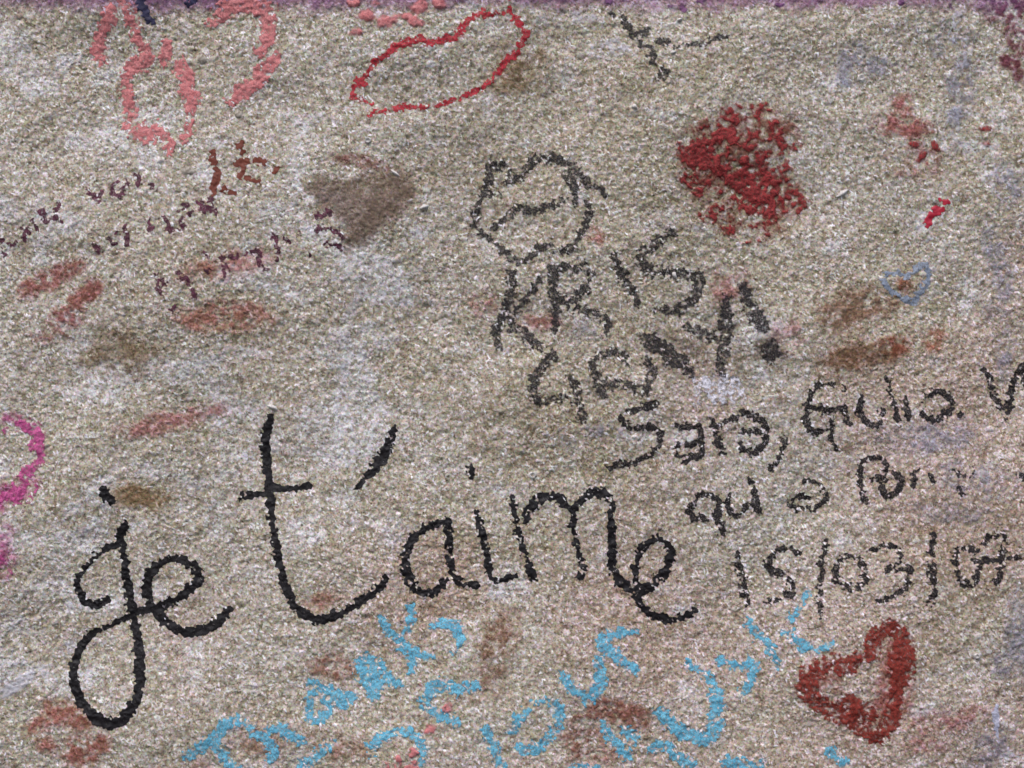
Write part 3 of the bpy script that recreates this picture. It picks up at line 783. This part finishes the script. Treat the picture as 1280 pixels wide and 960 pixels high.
tag(daub('lipstick_crumbs', None, 'red', [(1166, 165, 7, 7, .8, .9), (1142, 180, 8, 5, .2, .85), (1167, 182, 9, 4, .8, .8), (1155, 194, 8, 5, -.5, .85), (1228, 162, 8, 4, -.1, .8), (1226, 180, 10, 5, -.1, .85), (1200, 193, 14, 5, 0, .6), (1150, 205, 14, 6, 0, .5)], 1.0, 0.58, 0.7, 0.4),
    'scattered dark pink lipstick crumbs below the dusty rose kiss', 'lipstick crumbs')
tag(daub('lipstick_crumbs', None, 'pink', [(560, 878, 6, 8, 0, .85), (540, 908, 12, 9, .2, .95), (545, 918, 7, 6, 0, .8), (523, 855, 6, 4, 0, .8)], 1.3, 0.55, 0.6, 0.3),
    'coral pink lipstick crumbs in the hook of a curved chalk letter', 'lipstick crumbs')
tag(daub('lipstick_crumbs', None, 'pink', [(504, 950, 16, 12, .1, .9), (515, 938, 9, 8, 0, .7), (495, 945, 8, 8, 0, .7)], 1.1, 0.62, 0.8, 0.7),
    'coral pink lipstick patch inside an arched chalk letter', 'lipstick crumbs')

# ---- brick red heart
r = root('red_heart', 1090, 925, 'thick brick-red lipstick heart below the pen date', 'heart')
kw = dict(t=0.7, miss=0.6, rough=1.5, gap=0.34, fill=0.2, lump=0.8, edge=6, grow=2.4)
ink('stroke', r, 'brick', [S('L7', [14, 20, 18], (715, 475), (650, 520), (630, 590)), S('L7', [18, 21, 22, 24, 22, 24, 24, 22], (555, 620), (530, 650), (470, 625), (410, 650), (360, 715), (400, 780), (460, 830), (540, 860), (600, 895), (650, 935))], **kw)
ink('stroke', r, 'brick', [S('L7', [18, 26, 28, 26, 16, 14, 18, 22], (730, 500), (765, 545), (755, 610), (760, 680), (740, 740), (735, 810), (720, 870), (660, 935))], **kw)
ink('stroke', r, 'brick', [S('L7', [26, 18], (540, 800), (620, 850))], **kw)
hst = stain_material('heart_grease', lin(200, 130, 124), lin(150, 80, 76), 0.45)
stain('smear', r, hst, [(1115, 870, 26, 34, .2, .85), (1080, 900, 30, 24, .3, .7), (1118, 820, 22, 44, 0, .6), (1030, 850, 34, 26, .6, .5)], strength=0.8)

# ---- little grey-blue heart
tag(ink('blue_heart', None, 'greyblue', [S('N5', [5, 6, 7, 7, 7, 7, 7, 6, 7, 6, 5], (615, 625), (560, 595), (500, 595), (478, 645), (510, 690), (580, 735), (655, 780), (690, 710), (730, 665), (745, 605), (715, 545), (665, 585), (615, 625), curve=False)], 0.5, 0.4, 1.0, 0.2, 0.7),
    'small grey-blue chalk heart outline below the crimson dab', 'heart')

# ---- sky blue chalk writing
r = root('chalk_inscription', 620, 955, 'sky-blue chalk letters in slanting lines below the black cursive words', 'graffiti')
kw = dict(t=0.35, miss=0.85, rough=1.2, gap=0.14, fill=0.1, lump=0.5, edge=4.5, grow=1.6)
kf = dict(kw, miss=1.1, gap=0.34, grow=3.0)
ink('letter', r, 'blue', [S('M3', [13, 14, 13, 12, 10], (70, 885), (150, 835), (220, 780), (285, 715), (330, 680)), S('M3', 11, (330, 690), (380, 715), (420, 725)), S('M3', [13, 13, 11], (225, 820), (270, 890), (345, 960))], **kw)
ink('letter', r, 'blue', [S('M3', [8, 14, 12, 8], (425, 775), (490, 790), (530, 860), (515, 905)), S('M3', [9, 14, 14, 9], (500, 770), (560, 735), (630, 770), (690, 810))], **kw)
ink('letter', r, 'blue', [S('M3', [10, 11, 14, 14], (750, 492), (800, 525), (860, 550), (915, 595)), S('M3', [9, 8], (920, 570), (965, 575)), S('M3', [9, 10, 11, 9], (775, 530), (735, 600), (735, 670), (790, 690), (835, 650), (825, 600))], **kw)
ink('letter', r, 'blue', [S('M3', [11, 16, 15], (995, 380), (1040, 470), (1085, 550)), S('M3', [13, 15, 14, 9], (1050, 365), (1120, 420), (1170, 460), (1235, 500)), S('M3', 14, (1080, 400), (1110, 500))], **kw)
ink('letter', r, 'blue', [S('M4', [7, 9, 14, 12, 7], (85, 115), (140, 195), (200, 260), (250, 310), (255, 400)), S('M4', [7, 9, 7], (245, 30), (250, 110), (225, 170)), S('M4', [12, 9], (260, 300), (355, 315))], **kw)
ink('letter', r, 'blue', [S('M4', [6, 10, 11, 9], (375, 150), (440, 135), (510, 160), (525, 245)), S('M4', 5, (485, 295))], **kw)
ink('letter', r, 'blue', [S('M3', [12, 12, 7], (690, 950), (750, 905), (855, 815))], **kf)
ink('letter', r, 'blue', [S('M4', [9, 10, 10, 10, 11, 9, 8], (615, 480), (530, 500), (450, 475), (370, 500), (330, 580), (400, 640), (505, 680))], **kf)
ink('letter', r, 'blue', [S('M4', [8, 9, 9, 8, 7], (25, 820), (100, 760), (210, 745), (285, 775), (320, 850), (295, 935)), S('M4', 6, (40, 870))], **kf)
ink('letter', r, 'blue', [S('M4', [6, 9, 8, 8], (680, 720), (715, 800), (735, 880), (780, 945))], **kf)
ink('letter', r, 'blue', [S('M4', [7, 9, 11, 12, 11, 10], (960, 550), (1040, 560), (1090, 620), (1085, 700), (1020, 780), (940, 840), (865, 825)), S('M4', [9, 10, 8], (905, 600), (855, 660), (830, 735))], **kf)
ink('letter', r, 'blue', [S('M5', [7, 9, 13, 13, 9, 8], (105, 415), (160, 490), (240, 555), (310, 500), (320, 430), (310, 345))], **kf)
ink('letter', r, 'blue', [S('M5', [9, 12, 13, 14, 13, 10], (525, 170), (410, 190), (335, 245), (400, 305), (455, 355), (515, 400))], **kw)
ink('letter', r, 'blue', [S('M5', [8, 11, 9, 14, 18, 18, 16], (840, 365), (910, 410), (960, 480), (990, 570), (985, 660), (960, 740), (920, 800)), S('M5', [9, 13, 13, 14], (650, 635), (720, 690), (800, 755), (900, 785))], **kf)
ink('letter', r, 'blue', [S('M5', [8, 10, 8], (335, 705), (400, 800), (475, 885)), S('M5', [8, 9], (450, 735), (525, 790))], **kf)
ink('letter', r, 'blue', [S('M5', [9, 8, 10, 8], (620, 845), (690, 825), (760, 885), (840, 935))], **kf)
ink('letter', r, 'blue', [S('M5', 9, (180, 945), (235, 940), (300, 955))], **kf)
ink('letter', r, 'blue', [S('M5', [7, 11, 8, 7], (1010, 345), (1125, 385), (1190, 365), (1190, 460), (1140, 530))], **kf)
ink('letter', r, 'blue', [S('L7', [6, 9, 9, 7], (130, 475), (165, 530), (210, 580), (245, 655))], **kf)
ink('letter', r, 'blue', [S('L7', [8, 10, 9, 6], (285, 510), (340, 560), (400, 575), (465, 548))], **kf)
ink('letter', r, 'blue', [S('L7', [6, 8, 6], (375, 325), (345, 385), (300, 445))], **dict(kf, miss=1.0, gap=0.7))
ink('letter', r, 'blue', [S('M5', 10, (1040, 910), (1110, 930), (1230, 935))], **kf)
ink('letter', r, 'blue', [S('I', 9, (575, 900), (625, 945))], **kf)

# ---- black lips outline and marker capitals
r = root('lips_drawing', 668, 325, 'worn black marker drawing of puckered lips above the marker capitals', 'graffiti')
kw = dict(t=0.14, miss=1.0, rough=1.1, gap=0.16, grow=1.8, edge=3.5)
ink('upper_lip', r, 'worn_ink', [S('L1', [10, 9, 10, 9, 11, 12, 10, 10, 12, 12, 11, 9, 5], (165, 410), (200, 310), (215, 210), (280, 180), (345, 200), (365, 280), (450, 265), (510, 185), (600, 125), (700, 125), (790, 160), (870, 200), (930, 270), (1000, 330), (1060, 345), (1130, 425)),
                                 S('L1', [9, 13, 11, 6], (830, 230), (850, 300), (890, 360), (880, 470)), S('L1', 5, (200, 410), (290, 405))], **kw)
ink('mouth_line', r, 'worn_ink', [S('L1', [6, 6, 8, 6, 10, 7], (220, 685), (290, 630), (360, 575), (450, 520), (550, 530), (700, 495), (800, 440))], **kw)
ink('lower_lip', r, 'worn_ink', [S('L1', [10, 10, 9, 6, 8, 9, 9, 8, 6], (110, 510), (90, 580), (90, 640), (130, 695), (235, 780), (310, 850), (390, 910), (460, 930), (560, 865), (650, 815), (700, 795)),
                                 S('L1', [7, 6, 9, 9, 7, 5], (970, 470), (1010, 520), (990, 595), (960, 680), (900, 760), (840, 840), (710, 875)), S('P', 8, (637, 322), (648, 325), (660, 322))], **kw)

r = root('capital_inscription', 800, 520, 'worn black marker capitals ending in an exclamation mark, above the thin pen message', 'graffiti')
kw = dict(t=0.14, miss=1.0, rough=1.1, gap=0.12, grow=2.0, edge=4)
kf = dict(kw, miss=0.85, gap=0.12, grow=2.4, edge=5)
ink('letter', r, 'worn_ink', [S('L2', [9, 10, 9, 8, 9, 8], (260, 150), (245, 270), (225, 350), (205, 450), (140, 570), (155, 720)), S('L2', [8, 8, 6, 10], (475, 185), (410, 290), (340, 380), (260, 500)), S('L2', [11, 13, 13, 7], (240, 540), (310, 605), (390, 650), (480, 735))], **kw)
ink('letter', r, 'worn_ink', [S('L2', [12, 8, 7, 9, 9], (590, 130), (575, 200), (600, 320), (610, 480), (590, 600)), S('L2', [8, 8, 9, 7, 11, 11, 7], (610, 120), (670, 80), (740, 105), (810, 90), (880, 165), (850, 265), (780, 310), (720, 375), (640, 355), (590, 400)), S('L2', [9, 10, 10, 7], (760, 420), (850, 440), (940, 460), (1030, 510), (1000, 600))], **kw)
ink('letter', r, 'worn_ink', [S('L3', [9, 12, 12, 9], (100, 235), (120, 310), (170, 380), (210, 440), (255, 540))], **kw)
ink('letter', r, 'worn_ink', [S('L3', [7, 10, 11, 9, 10, 9, 9, 12, 13, 11, 10, 6], (495, 60), (430, 80), (350, 140), (280, 190), (250, 230), (310, 300), (380, 320), (450, 310), (540, 335), (640, 335), (655, 400), (640, 480), (590, 545), (490, 580), (380, 565))], **kw)
ink('letter', r, 'worn_ink', [S('L4', [10, 11, 10, 10], (215, 185), (165, 245), (110, 320), (90, 400), (120, 480), (200, 485), (285, 460)), S('L4', [8, 11, 10, 7], (335, 335), (370, 420), (390, 490), (400, 560), (430, 610))], **kw)
ink('letter', r, 'worn_ink', [S('L4', [9, 9, 10, 8], (470, 200), (500, 290), (540, 370), (570, 460)), S('L4', [8, 6, 7, 8], (475, 205), (550, 180), (630, 155), (690, 190), (700, 240)), S('L4', [10, 13, 12, 8], (530, 370), (610, 370), (690, 365), (760, 400))], **kf)
ink('letter', r, 'worn_ink', [S('L4', [10, 9, 10, 12], (830, 430), (860, 360), (890, 290), (850, 210), (840, 90)), S('L4', [16, 19, 19, 15, 11], (850, 80), (940, 130), (1010, 200), (1090, 220), (1135, 300))], **kf)
ink('letter', r, 'worn_ink', [S('L3', [10, 12, 10], (590, 690), (660, 715), (765, 750)), S('P', [11, 14, 14, 15, 14, 11], (910, 376), (909, 400), (908, 425), (904, 445), (902, 464))], **kf)
e = ink('exclamation_mark', r, 'worn_ink', [S('L3', [10, 14, 15, 13], (940, 400), (980, 490), (1020, 580), (1095, 695))], **kf)
ink('dot', under(e, r), 'worn_ink', [S('L3', 21, (1140, 850), (1150, 860))], **dict(kw, miss=0.6))
gst = stain_material('ink_smudge', lin(176, 168, 164), lin(90, 86, 84), 0.25)
stain('smudge', r, gst, [(885, 450, 60, 22, .4, .7), (908, 425, 24, 56, 0, .7), (962, 437, 26, 22, 0, .7), (940, 375, 16, 36, -.4, .6), (860, 372, 36, 16, -.2, .5), (830, 440, 40, 26, .3, .6), (760, 485, 44, 20, 0, .5), (670, 395, 60, 40, .3, .45)], strength=0.7, cut=0.12)

# ---- thin pen message
r = root('pen_inscription', 1060, 750, 'thin black pen message in three lines with a date, right of the last cursive letter', 'graffiti')
K = dict(t=0.14, miss=1.0, rough=0.8, gap=0.07, grow=1.0)
KF = dict(K, miss=1.0, gap=0.3)
KF2 = dict(K, miss=1.2, gap=0.55)
written_line(r, 'thin_ink', [
    [S('L5', [8, 7.5, 7, 7, 8, 6, 5.5, 7, 6, 4], (315, 132), (250, 150), (190, 168), (130, 188), (98, 230), (115, 270), (160, 290), (210, 288), (270, 290), (330, 310), (350, 360), (330, 420), (290, 480), (230, 500), (170, 532), (110, 525), (60, 530), (30, 560), (-10, 545))],
    [S('L5', [6, 6, 7, 6], (465, 285), (530, 288), (600, 275), (625, 330), (638, 390)), S('L5', [6, 7, 6, 6, 7, 6], (630, 388), (560, 402), (490, 398), (460, 430), (482, 480), (510, 522), (560, 490), (610, 490), (640, 450))],
    [S('L5', [6, 7.5, 8, 5], (700, 250), (718, 310), (742, 370), (750, 430), (772, 468)), S('L5', [7, 6, 6], (720, 290), (780, 255), (872, 225))],
    [S('L5', [10, 8, 8, 8, 7, 6], (930, 203), (990, 212), (1040, 260), (1062, 320), (1050, 390), (1010, 440), (960, 465), (910, 440), (888, 398)), S('L5', [6, 6, 5], (905, 315), (990, 308), (1050, 320))],
    [S('L5', [6, 5, 5], (1192, 358), (1165, 430), (1150, 490), (1088, 578))],
    [S('L6', [6, 6, 6.5, 6, 6], (262, 130), (210, 128), (155, 168), (130, 230), (120, 300), (140, 370), (170, 392), (235, 368)), S('L6', [6, 8, 8], (155, 265), (230, 265), (300, 258)), S('L6', 4.5, (262, 275), (262, 330), (255, 400), (268, 445), (290, 465))],
    [S('L6', [6.5, 6.5, 4], (325, 248), (335, 305), (355, 355)), S('L6', 6.5, (322, 157))],
    [S('L6', [6, 7, 8, 6.5, 4], (415, 215), (408, 270), (435, 322), (475, 350), (512, 335), (532, 265))],
    [S('L6', [5, 5, 5, 6], (545, 100), (572, 180), (590, 240), (605, 320))],
    [S('L6', [7, 6.5, 6], (650, 205), (655, 260), (663, 320))],
    [S('L6', [6, 6.5, 7, 6, 7, 7, 5], (765, 195), (830, 175), (880, 195), (902, 250), (860, 290), (800, 320), (742, 300), (735, 250)), S('L6', 4, (945, 288))],
    [S('L6', [7, 7, 8, 7, 6, 7], (1078, 58), (1110, 120), (1140, 200), (1178, 258), (1215, 210), (1232, 140), (1275, 30)), S('L6', 5, (1190, 300), (1220, 255)), S('L6', 7, (1275, 30), (1300, 130), (1325, 220))]], K)
written_line(r, 'thin_ink', [
    [S('L5', [7, 6, 8, 8, 6, 7, 8, 5], (605, 748), (690, 735), (740, 785), (745, 870), (680, 888), (590, 900), (545, 855), (590, 790)), S('L5', [9, 8, 6], (740, 800), (730, 880), (765, 960), (770, 1000))],
    [S('L5', [6, 6, 7, 6], (815, 740), (798, 800), (845, 882), (890, 862), (945, 815))],
    [S('L5', [6, 6, 11, 5], (955, 655), (985, 720), (985, 790), (1015, 855))],
    [S('L6', [5.5, 5, 6.5, 7, 7], (125, 650), (175, 655), (218, 690), (232, 735), (195, 780), (145, 800)), S('L6', [4, 4.5, 6, 5], (150, 745), (90, 730), (45, 768), (70, 800), (130, 802))],
    [S('L6', [6, 7, 8, 7], (405, 555), (410, 630), (420, 700), (438, 762)), S('L6', [5, 5, 6, 6, 5], (410, 550), (460, 525), (522, 530), (542, 580), (520, 622), (465, 642))],
    [S('L6', [6, 7, 8, 6, 5], (578, 595), (622, 640), (602, 698), (550, 725), (515, 690), (530, 640))]], K)
written_line(r, 'thin_ink', [
    [S('L6', [6, 5, 3], (690, 595), (682, 650), (680, 680)), S('L6', 3, (685, 610), (712, 570))], [S('L6', 5, (775, 610), (785, 655))],
    [S('L6', 4, (895, 590), (930, 610), (990, 600), (1000, 560))], [S('L6', 4, (930, 680), (935, 710))], [S('L6', 7, (1255, 625), (1275, 615))]], KF)
written_line(r, 'thin_ink', [
    [S('L7', [7, 8, 8, 6], (80, 178), (95, 260), (105, 330), (120, 390))],
    [S('L7', [7, 6, 9, 8, 6, 7, 6], (335, 175), (275, 155), (215, 205), (215, 250), (275, 270), (310, 320), (280, 360), (195, 388))],
    [S('L7', [7, 6, 6, 6], (450, 128), (430, 220), (425, 330), (415, 445))],
    [S('L7', [6, 7, 7, 6, 5], (555, 182), (500, 215), (500, 290), (550, 328), (605, 290), (600, 220), (550, 180))],
    [S('L7', [6, 6, 6, 8, 6, 6], (630, 165), (690, 138), (750, 160), (745, 215), (695, 235)), S('L7', [8, 6, 6, 5], (700, 235), (785, 235), (780, 300), (730, 350), (660, 375))],
    [S('L7', [6, 7, 7, 7], (890, 95), (880, 190), (885, 280), (880, 375))],
    [S('L7', [6, 6, 6, 6], (1070, 158), (990, 150), (980, 230), (1015, 290), (1060, 290), (1082, 230))],
    [S('L7', [7, 7, 6, 6], (1098, 122), (1130, 95), (1190, 105), (1172, 190), (1150, 295)), S('L7', 5, (1060, 195), (1150, 200), (1245, 180))]], dict(K, miss=1.15, gap=0.12, grow=1.2, edge=2.6))

# ---- black scrawl below the purple band
r = root('black_scrawl', 820, 102, 'small black scrawl shaped like a Y just below the purple band', 'graffiti')
kw = dict(t=0.4, miss=0.9, rough=1.2, gap=0.3)
ink('stroke', r, 'worn_ink', [S('N3', [4, 10, 8, 12, 6], (270, 92), (345, 105), (385, 165), (420, 215), (500, 185))], **kw)
ink('stroke', r, 'worn_ink', [S('N3', [5, 7, 9, 5], (440, 265), (500, 275), (518, 330), (530, 385)), S('N3', 14, (570, 440), (585, 430))], **kw)
ink('stroke', r, 'worn_ink', [S('N3', 11, (575, 240), (600, 245)), S('N3', [5, 4, 6, 5], (650, 282), (720, 265), (800, 270), (865, 240), (960, 212))], **kw)

# ---- black cursive words
r = root('cursive_inscription', 480, 880, 'large bold black cursive words in thick marker above the sky-blue chalk letters', 'graffiti')
kw = dict(t=0.16, miss=0.66, rough=0.9, gap=0.09, fill=0.2, grow=1.1)
km = dict(kw, miss=1.05, gap=0.14)
kt = dict(kw, miss=0.8, gap=0.12)
e = ink('letter', r, 'ink', [S('G', [7, 9, 8, 9, 11, 12, 12, 13, 13, 13, 12, 11, 8, 7, 9], (440, 140), (450, 210), (462, 300), (475, 370), (490, 460), (505, 540), (512, 620), (500, 700), (460, 765), (400, 792), (340, 765), (290, 705), (265, 620), (282, 540), (340, 470), (420, 430), (480, 405)),
                             S('G', [8, 11, 9], (455, 80), (435, 115), (430, 145)), S('G', [9, 5, 5, 6, 9, 7], (430, 145), (370, 172), (310, 222), (280, 285), (300, 345), (345, 372), (385, 352))], **dict(kw, miss=0.4))
ink('dot', under(e, r), 'ink', [S('M6', [9, 12, 9], (690, 610), (715, 640), (755, 680))], **kw)
ink('letter', r, 'ink', [S('G', [9, 9, 9, 10, 12, 9, 8, 11, 11, 11, 12, 12, 11, 10], (490, 400), (545, 382), (600, 365), (660, 335), (708, 295), (722, 260), (690, 218), (630, 200), (570, 220), (537, 270), (533, 330), (562, 390), (605, 432), (660, 462), (730, 465), (795, 430), (835, 382))], **kw)
ink('letter', r, 'ink', [S('P', [7, 11, 10, 9, 8, 9, 10, 10, 9, 8, 9, 9, 7], (338, 521), (331, 551), (333, 585), (336, 609), (338, 640), (344, 682), (351, 709), (358, 737), (373, 761), (399, 774), (426, 766), (450, 753), (468, 740), (484, 723)),
                         S('P', [5, 9, 9, 8, 8], (303, 622), (322, 618), (344, 612), (368, 611), (387, 607))], **dict(kw, miss=0.45))
ink('apostrophe', r, 'ink', [S('P', [7, 11, 11, 9, 5], (492, 536), (486, 556), (475, 577), (461, 595), (447, 611))], **kw)
ink('letter', r, 'ink', [S('H', [7, 8, 10, 10, 11, 10, 8, 5], (410, 70), (340, 82), (285, 122), (257, 180), (253, 240), (277, 290), (320, 325), (370, 315), (405, 270)), S('H', [7, 8, 9, 7, 6], (405, 65), (410, 130), (415, 190), (425, 250), (455, 285), (515, 295))], **kt)
e = ink('letter', r, 'ink', [S('H', [6, 9, 9, 9], (513, 35), (535, 120), (550, 190), (558, 250)), S('H', [5, 6, 4], (570, 275), (600, 275), (655, 262))], **kt)
ink('dot', under(e, r), 'ink', [S('E', [11, 8], (490, 800), (490, 830))], **kw)
ink('letter', r, 'ink', [S('H', [6, 7, 8, 8, 8], (640, -20), (655, 70), (675, 150), (695, 210), (718, 275)), S('P', [7, 10, 10, 9], (656, 652), (664, 636), (676, 624), (692, 620), (706, 630)),
                         S('P', [8, 8, 8, 9, 5], (714, 634), (718, 660), (722, 685), (728, 712), (722, 724)), S('P', [9, 10, 9, 8], (716, 640), (726, 626), (741, 616), (758, 620), (766, 636))], **km)
ink('letter', r, 'ink', [S('P', [8, 9, 9, 10, 12, 13, 12], (763, 640), (764, 660), (765, 682), (765, 706), (774, 726), (795, 736), (815, 733)), S('P', [12, 10, 8, 7, 8, 6, 7], (812, 734), (832, 716), (839, 692), (829, 675), (815, 673), (801, 688), (795, 709), (794, 733)),
                         S('P', [10, 9, 9, 8], (794, 735), (799, 754), (815, 770), (836, 776), (857, 770), (869, 765))], **dict(kw, miss=0.72, gap=0.1))

# ---- single shells and pebbles standing out of the stone
def nub(name, u, v, ru, rv, ang, hh, mat, ring=False):
    seg, rings = 12, 3
    vs_, fs_ = [], []
    for k in range(rings + 1):
        t = k / rings
        rad = (1 - t * 0.92)
        z = hh * (math.sin(t * math.pi / 2) if not ring else math.sin(min(t * 1.7, 1) * math.pi) * 0.9 - 0.15 * t)
        for s in range(seg):
            an = 2 * math.pi * s / seg
            jit = 1 + 0.26 * random.uniform(-1, 1)
            x = ru * rad * jit * math.cos(an); y = rv * rad * jit * math.sin(an)
            vs_.append(((x * math.cos(ang) - y * math.sin(ang)) * PX, -(z - (1.2 if k == 0 else 0)) * PX, -(x * math.sin(ang) + y * math.cos(ang)) * PX))
    for k in range(rings):
        for s in range(seg):
            a_, b_ = k * seg + s, k * seg + (s + 1) % seg
            fs_.append((b_, a_, a_ + seg, b_ + seg))
    fs_.append(tuple(rings * seg + s for s in range(seg))[::-1])
    me = bpy.data.meshes.new(name); me.from_pydata(vs_, [], fs_)
    for p in me.polygons:
        p.use_smooth = True
    me.materials.append(M[mat])
    o = link(bpy.data.objects.new(name, me))
    hgt = HS[int((v - V0) / STEP), int((u - U0) / STEP)]
    o.location = tuple(world_xyz(np.array([u]), np.array([v]), np.array([hgt + 0.6]))[0])
    o.parent = wall


for u, v, ru, rv, an, hh in ((1053, 242, 9, 3.5, -0.6, 2.4), (792, 136, 4.5, 3.5, 0.5, 3), (530, 260, 6, 3, -0.4, 2.6), (340, 509, 7, 3, 0.4, 2.4),
                             (840, 69, 4, 2.4, -0.4, 2.4), (848, 27, 4, 2.2, -0.4, 2.4), (843, 344, 5, 3, 1.2, 2.4), (1152, 395, 5, 3, 1.3, 2.2),
                             (495, 218, 7, 2.2, 0.7, 2.2), (528, 462, 7, 2.2, 1.0, 2.2)):
    nub('shell_fragment', u, v, ru, rv, an, hh, 'shell')
for u, v, ru, rv, an, hh in ((299, 144, 7, 5.5, 0.2, 4.0), (239, 215, 11, 6, 0.1, 3.0), (253, 73, 8, 6, 0.3, 3.6)):
    nub('pebble', u, v, ru, rv, an, hh * 0.45, 'pebble')
for u, v, r_ in ((461, 177, 4.5), (666, 594, 5), (1076, 98, 5), (1218, 818, 4)):
    nub('shell_ring', u, v, r_, r_, 0, 2.6, 'shell', True)
